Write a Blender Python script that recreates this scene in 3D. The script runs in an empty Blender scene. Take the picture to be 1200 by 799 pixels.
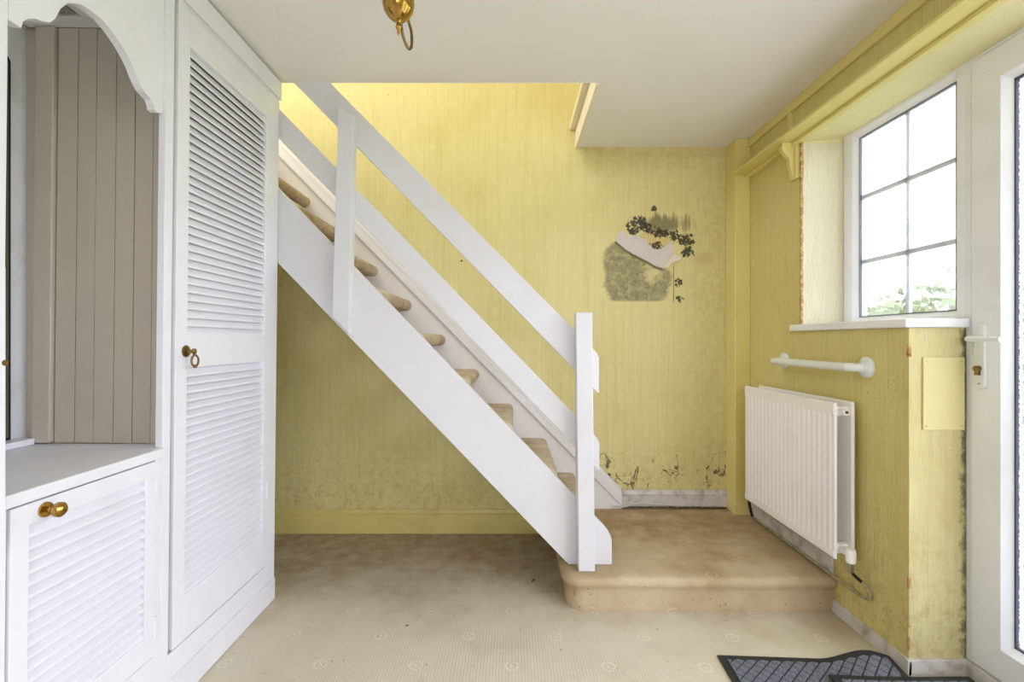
import bpy, bmesh, math, random
from mathutils import Vector, Matrix
random.seed(7)
PI = math.pi
SC = bpy.context.scene
COL = SC.collection

# ------------------------------------------------------------------ camera
cam_d = bpy.data.cameras.new('camera')
cam_d.sensor_fit = 'HORIZONTAL'; cam_d.sensor_width = 36.0
cam_d.lens = 36.0 * 570.0 / 1200.0
cam_d.clip_start = 0.02
cam = bpy.data.objects.new('camera', cam_d)
cam.location = (0, 0, 1.13); cam.rotation_euler = (PI / 2, 0, 0)
COL.objects.link(cam); SC.camera = cam

# ------------------------------------------------------------------ sky (bright overcast day)
W = bpy.data.worlds.new('overcast_sky'); SC.world = W
W.use_nodes = True
_bg = W.node_tree.nodes['Background']
_bg.inputs['Color'].default_value = (0.83, 0.855, 1.0, 1)
_bg.inputs['Strength'].default_value = 6.0

def portal(loc, rot, sx, sy):
    """sampling portal on a real opening: guides the sky light through it, adds none"""
    d = bpy.data.lights.new('daylight_portal', 'AREA')
    d.shape = 'RECTANGLE'; d.size = sx; d.size_y = sy
    d.cycles.is_portal = True
    o = bpy.data.objects.new('daylight_portal', d); o.location = loc; o.rotation_euler = rot
    COL.objects.link(o)
portal((1.66, 1.95, 1.63), (0, PI / 2, 0), 0.90, 0.66)      # window
portal((1.66, 1.17, 1.06), (0, PI / 2, 0), 2.05, 0.95)      # glazed door
portal((0.30, -2.26, 1.55), (PI / 2, 0, 0), 1.6, 1.1)        # window behind the camera
portal((1.66, 0.15, 1.06), (0, PI / 2, 0), 2.05, 1.0)       # sidelight of the door, right of the camera
portal((-2.56, 2.2, 3.60), (0, -PI / 2, 0), 1.4, 1.2)       # landing window upstairs
portal((-1.4, 2.0, 4.66), (0, 0, 0), 1.2, 1.0)              # rooflight over the landing

# ------------------------------------------------------------------ exposure
SC.view_settings.view_transform = 'Standard'
SC.view_settings.look = 'None'
SC.view_settings.exposure = 0.55
SC.view_settings.gamma = 1.0
SC.view_settings.use_curve_mapping = False
SC.cycles.use_denoising = True
SC.cycles.max_bounces = 14
SC.cycles.diffuse_bounces = 8
SC.cycles.transparent_max_bounces = 12
SC.cycles.sample_clamp_indirect = 8.0

# ------------------------------------------------------------------ node helpers
def s2l(c):
    return tuple(((v / 255.0) / 12.92 if v / 255.0 <= 0.04045 else ((v / 255.0 + 0.055) / 1.055) ** 2.4) for v in c) + (1.0,)

class NT:
    """tiny expression helper over a material's node tree"""
    def __init__(s, m):
        s.t = m.node_tree; s.n = s.t.nodes; s.l = s.t.links
        s.p = s.n.get('Principled BSDF')
        s._geo = None
    def link(s, a, b): s.l.new(a, b)
    def put(s, v, sock):
        if hasattr(v, 'is_linked') or hasattr(v, 'links'): s.l.new(v, sock)
        else: sock.default_value = v
    def m(s, op, a, b=0.0, c=0.0, clamp=False):
        k = s.n.new('ShaderNodeMath'); k.operation = op; k.use_clamp = clamp
        s.put(a, k.inputs[0]); s.put(b, k.inputs[1])
        if op in ('MULTIPLY_ADD', 'SMOOTH_MIN', 'COMPARE'): s.put(c, k.inputs[2])
        return k.outputs[0]
    def pos(s):
        if s._geo is None:
            g = s.n.new('ShaderNodeNewGeometry'); x = s.n.new('ShaderNodeSeparateXYZ')
            s.l.new(g.outputs['Position'], x.inputs[0])
            s._geo = (g.outputs['Position'], x.outputs[0], x.outputs[1], x.outputs[2])
        return s._geo
    def vec(s, x, y, z):
        k = s.n.new('ShaderNodeCombineXYZ')
        for i, v in enumerate((x, y, z)): s.put(v, k.inputs[i])
        return k.outputs[0]
    def scaled(s, sx, sy, sz):
        p = s.pos()
        k = s.n.new('ShaderNodeVectorMath'); k.operation = 'MULTIPLY'
        s.l.new(p[0], k.inputs[0]); k.inputs[1].default_value = (sx, sy, sz)
        return k.outputs[0]
    def noise(s, scale=5, detail=3, rough=0.5, vec=None, dist=0.0):
        k = s.n.new('ShaderNodeTexNoise')
        k.inputs['Scale'].default_value = scale; k.inputs['Detail'].default_value = detail
        k.inputs['Roughness'].default_value = rough; k.inputs['Distortion'].default_value = dist
        s.l.new(vec if vec is not None else s.pos()[0], k.inputs['Vector'])
        return k.outputs['Fac']
    def voronoi_edge(s, scale, vec=None):
        k = s.n.new('ShaderNodeTexVoronoi'); k.feature = 'DISTANCE_TO_EDGE'
        k.inputs['Scale'].default_value = scale
        s.l.new(vec if vec is not None else s.pos()[0], k.inputs['Vector'])
        return k.outputs['Distance']
    def smooth(s, v, lo, hi, a=0.0, b=1.0):
        k = s.n.new('ShaderNodeMapRange'); k.interpolation_type = 'SMOOTHSTEP'
        s.put(v, k.inputs[0])
        for i, q in enumerate((lo, hi, a, b)): k.inputs[i + 1].default_value = q
        return k.outputs[0]
    def mix(s, f, a, b):
        k = s.n.new('ShaderNodeMix'); k.data_type = 'RGBA'
        s.put(f, k.inputs[0]); s.put(a, k.inputs[6]); s.put(b, k.inputs[7])
        return k.outputs[2]
    def blob(s, ax, az, cx, cz, rx, rz, nz, amp, lo=0.75, hi=1.05):
        """1 inside a ragged ellipse, 0 outside"""
        dx = s.m('DIVIDE', s.m('SUBTRACT', ax, cx), rx)
        dz = s.m('DIVIDE', s.m('SUBTRACT', az, cz), rz)
        d = s.m('SQRT', s.m('ADD', s.m('MULTIPLY', dx, dx), s.m('MULTIPLY', dz, dz)))
        d = s.m('ADD', d, s.m('MULTIPLY', s.m('SUBTRACT', nz, 0.5), amp))
        return s.smooth(d, lo, hi, 1.0, 0.0)
    def bump(s, h, strength=0.3, dist=0.002):
        k = s.n.new('ShaderNodeBump'); k.inputs['Strength'].default_value = strength
        k.inputs['Distance'].default_value = dist
        s.put(h, k.inputs['Height']); s.l.new(k.outputs[0], s.p.inputs['Normal'])
    def color(s, v): s.put(v, s.p.inputs['Base Color'])

def mat(name, rgb, rough=0.5, metal=0.0, var=0.0, vscale=4.0, bump=0.0, bscale=60.0, dark=None, spec=0.5):
    m = bpy.data.materials.new(name); m.use_nodes = True
    n = NT(m); c = s2l(rgb)
    n.p.inputs['Roughness'].default_value = rough
    n.p.inputs['Metallic'].default_value = metal
    n.p.inputs['Specular IOR Level'].default_value = spec
    if var > 0:
        d = dark or tuple(v * 0.8 for v in rgb)
        f = n.smooth(n.noise(vscale, 5, 0.6), 0.45, 0.75, 0.0, var)
        n.color(n.mix(f, c, s2l(d)))
    else:
        n.color(c)
    if bump > 0: n.bump(n.noise(bscale, 3), bump, 0.002)
    return m

M = {}
M['white_paint'] = mat('white_gloss_paint', (230, 231, 238), 0.38, var=0.25, vscale=6, dark=(216, 213, 212), bump=0.05, bscale=90)
M['stair_paint'] = mat('stair_white_paint', (219, 218, 221), 0.42, var=0.3, vscale=3, dark=(206, 202, 199), bump=0.04, bscale=70)
M['string_paint'] = mat('string_warm_white', (236, 232, 231), 0.45, var=0.3, vscale=4, dark=(222, 213, 206))
M['upvc'] = mat('white_upvc', (240, 241, 243), 0.32, var=0.35, vscale=5, dark=(216, 216, 212))
M['radiator'] = mat('radiator_enamel', (246, 243, 241), 0.32, var=0.25, vscale=5, dark=(232, 226, 218))
M['rail_plastic'] = mat('white_plastic', (228, 232, 228), 0.3)
M['ceiling'] = mat('ceiling_white', (236, 233, 230), 0.9, var=0.25, vscale=1.3, dark=(222, 217, 210), bump=0.35, bscale=55)
M['greige'] = mat('alcove_greige_paint', (186, 177, 163), 0.6, var=0.3, vscale=5, dark=(172, 162, 147), bump=0.06)
M['brass'] = mat('polished_brass', (184, 146, 76), 0.16, 1.0, var=0.5, vscale=30, dark=(120, 84, 34))
M['old_brass'] = mat('tarnished_brass', (150, 122, 78), 0.32, 1.0, var=0.7, vscale=60, dark=(70, 52, 32))
M['dark'] = mat('dark_gap', (30, 26, 22), 0.9)
M['gasket'] = mat('dark_rubber_gasket', (64, 68, 82), 0.6)
M['grey_gasket'] = mat('grey_gasket', (112, 116, 124), 0.6)
M['rubber'] = mat('black_rubber_edging', (40, 41, 44), 0.55, bump=0.15, bscale=200)
M['copper'] = mat('dirty_pipe', (176, 166, 128), 0.5, 0.0, var=1.0, vscale=34, dark=(66, 92, 74))
M['black_pipe'] = mat('black_pipe', (36, 28, 26), 0.5)
M['chrome'] = mat('dull_chrome', (170, 168, 162), 0.3, 1.0)
M['plaster'] = mat('bare_plaster', (216, 206, 202), 0.9, var=0.5, vscale=28, dark=(196, 184, 184), bump=0.2, bscale=50)
M['flap'] = mat('torn_paper_back', (224, 214, 190), 0.9)
M['grey_fitting'] = mat('grey_fitting', (150, 148, 138), 0.5)
M['soil_white'] = mat('dirty_white_skirting', (208, 203, 196), 0.55, var=0.9, vscale=14, dark=(140, 130, 118))
M['trim_cream'] = mat('cream_trim', (236, 226, 200), 0.5, var=0.3, vscale=4, dark=(224, 206, 176))
M['leaf_litter'] = mat('dry_leaf', (82, 62, 44), 0.9)
M['cable'] = mat('white_cable', (196, 190, 184), 0.5, var=0.6, vscale=20, dark=(120, 112, 104))

def yellow(name, base, dark, rough=0.62, ribs='x', masks=None, ripple=0.0):
    """vinyl wallpaper: fine vertical ribs and small embossed motifs, age stains; masks(n, color)->color adds damp damage"""
    m = bpy.data.materials.new(name); m.use_nodes = True
    n = NT(m); p = n.pos()
    n.p.inputs['Roughness'].default_value = rough
    n.p.inputs['Specular IOR Level'].default_value = 0.35
    ax = p[1] if ribs == 'x' else p[2]
    h = n.m('ADD', p[1], p[2]) if ribs == 'x' else p[2]
    run = n.m('ADD', p[1], p[2])
    run = {'x': p[1], 'y': p[2]}.get(ribs, run)
    wob = n.noise(60, 2, 0.5, n.scaled(1, 1, 0.04))
    fine = n.m('SINE', n.m('MULTIPLY', n.m('ADD', run, n.m('MULTIPLY', wob, 0.006)), 2 * PI / 0.0135))
    big = n.noise(2.2, 5, 0.6)
    streak = n.noise(26, 3, 0.6, n.scaled(1, 1, 0.06))
    # little embossed sprigs on a staggered lattice
    def lat(o):
        a = n.m('SUBTRACT', n.m('FRACT', n.m('ADD', n.m('DIVIDE', run, 0.105), o)), 0.5)
        b = n.m('SUBTRACT', n.m('FRACT', n.m('ADD', n.m('DIVIDE', p[3], 0.13), o)), 0.5)
        return n.m('SQRT', n.m('ADD', n.m('MULTIPLY', a, a), n.m('MULTIPLY', b, b)))
    spr = n.smooth(n.m('MINIMUM', lat(0.0), lat(0.5)), 0.10, 0.17, 1.0, 0.0)
    spr = n.m('MULTIPLY', spr, n.smooth(n.noise(140, 1), 0.42, 0.6))
    f = n.m('ADD', n.smooth(big, 0.45, 0.75, 0.0, 0.45), n.smooth(streak, 0.5, 0.8, 0.0, 0.4), clamp=True)
    c = n.mix(f, s2l(base), s2l(dark))
    thread = n.noise(190, 2, 0.5, n.scaled(1, 1, 0.015))
    c = n.mix(n.smooth(thread, 0.42, 0.7, 0.0, 0.22), c, s2l(tuple(v * 0.9 for v in dark)))
    c = n.mix(n.m('MULTIPLY', n.smooth(fine, -0.2, 1.0), 0.05), c, s2l(tuple(min(255, v * 1.1 + 10) for v in base)))
    c = n.mix(n.m('MULTIPLY', spr, 0.16), c, s2l(tuple(min(255, v * 1.1 + 12) for v in base)))
    hh = n.m('ADD', n.m('ADD', n.m('MULTIPLY', fine, 0.07), n.m('MULTIPLY', thread, 0.5)), n.m('MULTIPLY', spr, 0.3))
    hh = n.m('ADD', hh, n.m('MULTIPLY', n.noise(9, 4, 0.6), 1.6))
    if ripple:
        hh = n.m('ADD', hh, n.m('MULTIPLY', n.noise(34, 3, 0.6, n.scaled(1, 1, 0.25), 1.2), ripple))
    if masks:
        r = masks(n, c, hh)
        c, hh = r
    n.color(c); n.bump(hh, 0.55, 0.0035)
    return m

YB, YD = (224, 214, 154), (207, 194, 118)

def back_masks(n, c, hh):
    p = n.pos(); x, z = p[1], p[3]
    nz = n.noise(24, 5, 0.7); nf = n.noise(58, 5, 0.75); vs = n.noise(60, 3, 0.6, n.scaled(1, 1, 0.1))
    K = 2.875 / 570.0
    def P(zx, zy): return ((690 + zx / 5.707 - 600) * K, 1.13 - (230 + zy / 5.707 - 399) * K)
    s = K / 5.707
    # damp browning below the ceiling, at the right corner and along the foot of the wall
    br = n.m('MULTIPLY', n.smooth(x, 0.85, 1.3), n.smooth(nz, 0.3, 0.7, 0.15, 0.8))
    br = n.m('MAXIMUM', br, n.m('MULTIPLY', n.m('MULTIPLY', n.smooth(z, 2.05, 2.27), n.smooth(x, 0.38, 0.45)), n.smooth(nz, 0.25, 0.7, 0.2, 1.0)))
    br = n.m('MAXIMUM', br, n.m('MULTIPLY', n.smooth(z, 0.62, 0.2), n.smooth(nz, 0.45, 0.72)))
    c = n.mix(n.m('MULTIPLY', br, 0.45), c, s2l((158, 128, 62)))
    # grey-green mould under and above the tear
    wl = n.noise(9, 3, 0.6); wx_ = n.m('ADD', x, n.m('MULTIPLY', n.m('SUBTRACT', wl, 0.5), 0.07)); wz_ = n.m('ADD', z, n.m('MULTIPLY', n.m('SUBTRACT', nz, 0.5), 0.05))
    gx = n.m('DIVIDE', n.m('SUBTRACT', wx_, P(325, 0)[0]), 236 * s); gz = n.m('DIVIDE', n.m('SUBTRACT', wz_, P(0, 500)[1]), 225 * s)
    gd = n.m('ADD', n.m('POWER', n.m('ABSOLUTE', gx), 3.6), n.m('POWER', n.m('ABSOLUTE', gz), 3.6))
    g = n.smooth(n.m('ADD', gd, n.m('MULTIPLY', n.m('SUBTRACT', nf, 0.5), 0.9)), 0.6, 1.05, 1.0, 0.0)
    g = n.m('MULTIPLY', g, n.smooth(z, P(0, 706)[1], P(0, 690)[1]))
    tx = P(100, 330); 
    up = n.m('SUBTRACT', n.m('MULTIPLY', n.m('SUBTRACT', P(0, 300)[1], z), 1.0), n.m('MULTIPLY', n.m('SUBTRACT', x, P(160, 0)[0]), 0.52))
    g = n.m('MULTIPLY', g, n.smooth(up, -0.012, 0.012))
    yl = n.blob(x, z, *P(430, 510), 75 * s, 75 * s, nz, 2.2, 0.3, 1.2)
    g = n.m('MULTIPLY', g, n.m('SUBTRACT', 1.0, n.m('MULTIPLY', yl, 0.8)))
    g = n.m('MULTIPLY', g, n.m('MULTIPLY', n.smooth(nf, 0.22, 0.62, 0.62, 1.0), n.smooth(nz, 0.3, 0.62, 0.55, 1.0)))
    c = n.mix(g, c, s2l((132, 126, 94)))
    fl = n.m('MULTIPLY', n.m('MULTIPLY', g, n.smooth(n.noise(110, 2, 0.5), 0.64, 0.70)), 0.7)
    c = n.mix(fl, c, s2l((206, 196, 150)))
    u = n.blob(x, z, *P(500, 185), 190 * s, 75 * s, vs, 1.8, 0.45, 1.15)
    c = n.mix(n.m('MULTIPLY', u, 0.8), c, s2l((108, 98, 66)))
    tan = n.blob(x, z, *P(440, 290), 240 * s, 80 * s, nz, 2.4, 0.5, 0.8)
    c = n.mix(n.m('MULTIPLY', tan, 0.55), c, s2l((206, 178, 112)))
    k = 0.0; spot = n.noise(62, 4, 0.65)
    for zx, zy, rx, ry in ((480, 245, 75, 36), (580, 258, 55, 36), (650, 290, 70, 52), (662, 362, 52, 48), (455, 330, 60, 34),
                           (330, 175, 75, 50), (380, 200, 60, 40), (440, 88, 28, 32), (300, 225, 50, 40), (270, 190, 30, 26), (600, 575, 34, 34), (612, 682, 30, 26)):
        q = n.blob(x, z, *P(zx, zy), rx * s * 1.25, ry * s * 1.3, nz, 1.6, 0.35, 1.05)
        k = n.m('MAXIMUM', q, k)
    k = n.smooth(n.m('ADD', n.m('MULTIPLY', k, 0.30), spot), 0.69, 0.77)
    c = n.mix(n.m('MULTIPLY', k, 0.92), c, s2l((46, 42, 32)))
    pk = n.blob(x, z, *P(770, 410), 90 * s, 55 * s, nz, 1.2, 0.3, 1.1)
    c = n.mix(n.m('MULTIPLY', pk, 0.5), c, s2l((190, 162, 122)))
    seam = n.m('MULTIPLY', n.smooth(n.m('ABSOLUTE', n.m('SUBTRACT', x, P(568, 0)[0])), 0.0012, 0.003, 1.0, 0.0),
               n.m('MULTIPLY', n.smooth(z, P(0, 715)[1], P(0, 690)[1]), n.smooth(z, P(0, 440)[1], P(0, 470)[1])))
    c = n.mix(n.m('MULTIPLY', seam, 0.8), c, s2l((84, 76, 44)))
    # split, blistered paper near the skirting beside the stair foot
    zone = n.m('MULTIPLY', n.smooth(z, 0.58, 0.36), n.smooth(x, 0.42, 0.56))
    ln = n.noise(6.5, 4, 0.5, n.scaled(1.5, 1, 0.8), 0.6)
    l2 = n.noise(10.0, 4, 0.6, n.scaled(1, 1, 1.7), 0.4)
    cr = n.m('MAXIMUM', n.smooth(n.m('ABSOLUTE', n.m('SUBTRACT', ln, 0.5)), 0.005, 0.017, 1.0, 0.0), n.smooth(n.m('ABSOLUTE', n.m('SUBTRACT', l2, 0.44)), 0.003, 0.010, 1.0, 0.0))
    cr = n.m('MULTIPLY', cr, n.smooth(n.noise(9, 3, 0.6), 0.5, 0.55))
    cr = n.m('MULTIPLY', cr, zone)
    foot = n.m('MULTIPLY', n.smooth(n.m('ADD', z, n.m('MULTIPLY', nz, 0.05)), 0.262, 0.285, 1.0, 0.0), n.smooth(x, 0.5, 0.56))
    cr = n.m('MAXIMUM', cr, n.m('MULTIPLY', foot, n.smooth(nf, 0.36, 0.5)))
    c = n.mix(n.m('MULTIPLY', cr, 0.85), c, s2l((58, 48, 30)))
    low = n.m('MULTIPLY', n.smooth(z, 0.95, 0.3), n.noise(13, 4, 0.65, None, 1.0))
    hh = n.m('ADD', hh, n.m('MULTIPLY', low, 5.0))
    hh = n.m('SUBTRACT', hh, n.m('MULTIPLY', cr, 2.0))
    hh = n.m('SUBTRACT', hh, n.m('MULTIPLY', k, 1.0))
    # a nail hole in the plain paper
    nl = n.blob(x, z, (541 - 600) * K, 1.13 - (305 - 399) * K, 0.007, 0.007, nf, 0.1, 0.7, 1.0)
    c = n.mix(nl, c, s2l((70, 54, 20)))
    return c, hh
def right_masks(n, c, hh):
    p = n.pos(); y, z = p[2], p[3]
    nz = n.noise(30, 5, 0.7); nf = n.noise(90, 4, 0.7)
    low = n.m('MULTIPLY', n.smooth(z, 0.75, 0.1), n.smooth(nz, 0.42, 0.7))
    c = n.mix(n.m('MULTIPLY', low, 0.4), c, s2l((150, 118, 56)))
    sp = n.m('MULTIPLY', n.blob(y, z, 1.77, 0.97, 0.13, 0.10, nz, 0.9, 0.3, 1.1), n.smooth(nf, 0.58, 0.66))
    sp = n.m('MAXIMUM', sp, n.m('MULTIPLY', n.blob(y, z, 1.76, 0.16, 0.10, 0.11, nz, 0.8, 0.4, 1.1), n.smooth(nf, 0.60, 0.66)))
    c = n.mix(n.m('MULTIPLY', sp, 0.8), c, s2l((112, 78, 36)))
    # black mould where the wall meets the door frame
    x = p[1]
    inner = n.smooth(x, 1.3502, 1.352)
    rv = n.m('MULTIPLY', inner, n.m('MULTIPLY', n.smooth(z, 1.19, 1.21), n.smooth(z, 2.055, 2.05)))
    pale = n.m('MAXIMUM', n.m('MULTIPLY', rv, n.smooth(nz, 0.2, 0.6, 0.95, 0.75)), n.m('MULTIPLY', inner, n.smooth(nz, 0.25, 0.6, 0.34, 0.18)))
    c = n.mix(pale, c, s2l((226, 221, 198)))
    c = n.mix(n.m('MULTIPLY', n.m('MULTIPLY', n.smooth(x, 1.3505, 1.354), n.smooth(z, 2.052, 2.056)), 0.55), c, s2l((244, 236, 186)))  # soffit colour lifted to stand in for daylight bounced up from outside
    crk = n.noise(55, 4, 0.6, n.scaled(1, 1, 0.16), 1.5)
    hh = n.m('ADD', hh, n.m('MULTIPLY', n.m('MULTIPLY', inner, crk), 4.0))
    ed = n.smooth(n.m('ADD', x, n.m('MULTIPLY', n.m('SUBTRACT', nz, 0.5), 0.08)), 1.520, 1.546)
    ed = n.m('MULTIPLY', ed, n.m('MULTIPLY', n.smooth(x, 1.549, 1.546), n.m('MULTIPLY', n.smooth(y, 1.68, 1.66), n.smooth(z, 1.22, 1.20))))
    spk = n.m('MULTIPLY', n.smooth(nf, 0.63, 0.69), n.smooth(x, 1.36, 1.52, 0.15, 1.0))
    spk = n.m('MULTIPLY', spk, n.m('MULTIPLY', n.smooth(x, 1.351, 1.356), n.m('MAXIMUM', n.smooth(z, 2.04, 2.05, 0.0, 0.5), n.smooth(y, 1.68, 1.66))))
    ed = n.m('MAXIMUM', ed, n.m('MULTIPLY', spk, 0.75))
    c = n.mix(n.m('MULTIPLY', ed, 0.8), c, s2l((62, 56, 40)))
    return c, hh

M['paper_back'] = yellow('yellow_wallpaper_back', YB, YD, masks=back_masks)
M['paper_right'] = yellow('yellow_wallpaper_right', (214, 201, 132), (197, 180, 103), ribs='y', masks=right_masks, ripple=1.4)
M['paper_up'] = yellow('yellow_wallpaper_upstairs', (236, 230, 196), (228, 220, 180))
M['yellow_gloss'] = mat('yellow_gloss_paint', (222, 209, 132), 0.4, var=0.4, vscale=4, dark=(208, 191, 108), bump=0.06)
M['yellow_skirt'] = mat('yellow_skirting_paint', (216, 204, 128), 0.42, var=0.5, vscale=7, dark=(190, 168, 92))
M['panel_yellow'] = mat('pale_yellow_panel', (221, 210, 152), 0.5, var=0.5, vscale=9, dark=(206, 192, 128))
def chip_mat():
    m = bpy.data.materials.new('chipped_corner'); m.use_nodes = True; n = NT(m)
    f = n.noise(45, 4, 0.7)
    c = n.mix(n.smooth(f, 0.42, 0.5), s2l((214, 196, 118)), s2l((186, 136, 92)))
    c = n.mix(n.smooth(f, 0.6, 0.66), c, s2l((120, 78, 44)))
    n.color(c); n.p.inputs['Roughness'].default_value = 0.8; n.bump(f, 0.8, 0.004)
    return m
M['chip'] = chip_mat()

def carpet(name, base, dark, motif=True):
    m = bpy.data.materials.new(name); m.use_nodes = True; n = NT(m); p = n.pos()
    n.p.inputs['Roughness'].default_value = 0.95; n.p.inputs['Specular IOR Level'].default_value = 0.1
    big = n.noise(2.6, 5, 0.6); mid = n.noise(12, 4, 0.6); fine = n.noise(420, 2)
    tuft = n.m('SINE', n.m('MULTIPLY', p[1], 2 * PI / 0.011))
    f = n.m('ADD', n.smooth(big, 0.42, 0.72, 0.0, 0.6), n.smooth(mid, 0.5, 0.8, 0.0, 0.3), clamp=True)
    c = n.mix(f, s2l(base), s2l(dark))
    c = n.mix(n.smooth(fine, 0.3, 0.75, 0.0, 0.3), c, s2l(tuple(v * 0.72 for v in base)))
    h = n.m('ADD', n.m('MULTIPLY', fine, 1.0), n.m('MULTIPLY', tuft, 0.15))
    if motif:
        yy = n.m('ADD', n.m('ADD', p[2], p[3]), n.m('MULTIPLY', p[1], 0.012))
        def lat(o):
            a = n.m('MULTIPLY', n.m('SUBTRACT', n.m('FRACT', n.m('ADD', n.m('DIVIDE', n.m('ADD', p[1], 0.835 + 0.1675), 0.335), o)), 0.5), 0.335)
            b = n.m('MULTIPLY', n.m('SUBTRACT', n.m('FRACT', n.m('ADD', n.m('DIVIDE', n.m('SUBTRACT', yy, 2.203 - 0.17), 0.34), o)), 0.5), 0.34)
            return n.m('SQRT', n.m('ADD', n.m('MULTIPLY', a, a), n.m('MULTIPLY', b, b)))
        d = n.m('MINIMUM', lat(0.0), lat(0.5))
        ring = n.m('MULTIPLY', n.smooth(d, 0.016, 0.019), n.smooth(d, 0.024, 0.028, 1.0, 0.0))
        core = n.smooth(d, 0.004, 0.011, 1.0, 0.0)
        mk = n.m('MULTIPLY', n.m('MAXIMUM', ring, core), n.smooth(n.noise(160, 2, 0.6), 0.36, 0.62, 0.1, 1.0))
        c = n.mix(n.m('MULTIPLY', mk, 0.5), c, s2l(tuple(min(255, v * 1.08 + 16) for v in base)))
        h = n.m('SUBTRACT', h, n.m('MULTIPLY', mk, 1.2))
    soil_shade = n.m('MULTIPLY', n.smooth(n.m('ADD', p[2], n.m('MULTIPLY', n.m('SUBTRACT', big, 0.5), 0.9)), 1.75, 2.65), n.smooth(mid, 0.2, 0.7, 0.5, 1.0))  # brown soiling, deepened towards the back to imitate the shade there
    soil_shade = n.m('MAXIMUM', soil_shade, n.m('MULTIPLY', n.smooth(n.m('ADD', p[1], n.m('MULTIPLY', n.m('SUBTRACT', big, 0.5), 0.5)), 1.0, 1.36), n.m('MULTIPLY', n.smooth(p[2], 1.75, 1.95), 0.8)))
    c = n.mix(n.m('MULTIPLY', soil_shade, 0.66), c, s2l((130, 98, 48)))
    sp = n.smooth(n.noise(48, 2, 0.4), 0.725, 0.755)
    c = n.mix(n.m('MULTIPLY', sp, 0.45), c, s2l((84, 66, 46)))
    n.color(c); n.bump(h, 0.5, 0.004)
    return m
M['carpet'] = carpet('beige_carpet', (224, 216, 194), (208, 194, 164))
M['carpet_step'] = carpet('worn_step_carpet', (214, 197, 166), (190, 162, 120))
M['carpet_tread'] = carpet('stair_tread_carpet', (240, 232, 214), (224, 208, 178), motif=False)

def mat_pile():
    m = bpy.data.materials.new('slate_mat_pile'); m.use_nodes = True; n = NT(m); p = n.pos()
    n.p.inputs['Roughness'].default_value = 0.95
    f = n.noise(260, 3, 0.7)
    c = n.mix(n.smooth(f, 0.35, 0.7), s2l((92, 96, 104)), s2l((136, 140, 150)))
    n.color(c); n.bump(f, 0.8, 0.004)
    return m
M['mat_pile'] = mat_pile()
M['mat_field'] = mat('slate_mat_field', (62, 64, 70), 0.95, bump=0.5, bscale=250)

def glass(name, veil, tint, pattern=False):
    m = bpy.data.materials.new(name); m.use_nodes = True; n = NT(m)
    out = n.n['Material Output']; n.n.remove(n.p)
    tr = n.n.new('ShaderNodeBsdfTransparent'); tr.inputs[0].default_value = tint
    df = n.n.new('ShaderNodeBsdfTranslucent'); df.inputs[0].default_value = (0.93, 0.95, 0.96, 1)
    gl = n.n.new('ShaderNodeBsdfGlossy'); gl.inputs['Roughness'].default_value = 0.03
    fr = n.n.new('ShaderNodeFresnel'); fr.inputs['IOR'].default_value = 1.45
    a = n.n.new('ShaderNodeMixShader'); b = n.n.new('ShaderNodeMixShader')
    if pattern:
        f = n.noise(150, 3, 0.6)
        n.put(n.smooth(f, 0.4, 0.6, veil - 0.25, veil + 0.12), a.inputs[0])
    else:
        f = n.noise(5, 4, 0.6)
        n.put(n.smooth(f, 0.35, 0.7, veil * 0.5, veil * 1.6), a.inputs[0])
    n.link(tr.outputs[0], a.inputs[1]); n.link(df.outputs[0], a.inputs[2])
    n.put(n.m('MULTIPLY', fr.outputs[0], 0.6), b.inputs[0])
    n.link(a.outputs[0], b.inputs[1]); n.link(gl.outputs[0], b.inputs[2])
    n.link(b.outputs[0], out.inputs[0])
    return m
def bar_mat():
    m = bpy.data.materials.new('white_glazing_bar'); m.use_nodes = True; n = NT(m)
    n.p.inputs['Base Color'].default_value = s2l((232, 236, 240)); n.p.inputs['Roughness'].default_value = 0.4
    t = n.n.new('ShaderNodeBsdfTranslucent'); t.inputs[0].default_value = (0.85, 0.88, 0.92, 1)
    x = n.n.new('ShaderNodeMixShader'); x.inputs[0].default_value = 0.10
    n.link(n.p.outputs[0], x.inputs[1]); n.link(t.outputs[0], x.inputs[2]); n.link(x.outputs[0], n.n['Material Output'].inputs[0])
    return m
M['bar'] = bar_mat()
M['glass'] = glass('veiled_window_glass', 0.05, (0.97, 0.98, 0.98, 1))  # white veil in the glass imitates the overexposed haze over the foliage
M['door_glass'] = glass('obscure_door_glass', 0.27, (0.96, 0.97, 0.985, 1), True)
M['mirror'] = mat('dusty_mirror', (120, 128, 116), 0.12, 0.9)
M['leaves'] = mat('hedge_leaves', (112, 130, 80), 0.6, var=0.8, vscale=3, dark=(76, 98, 54))
M['grass'] = mat('lawn', (128, 142, 104), 0.9, var=0.6, vscale=3, dark=(108, 124, 84))

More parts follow.
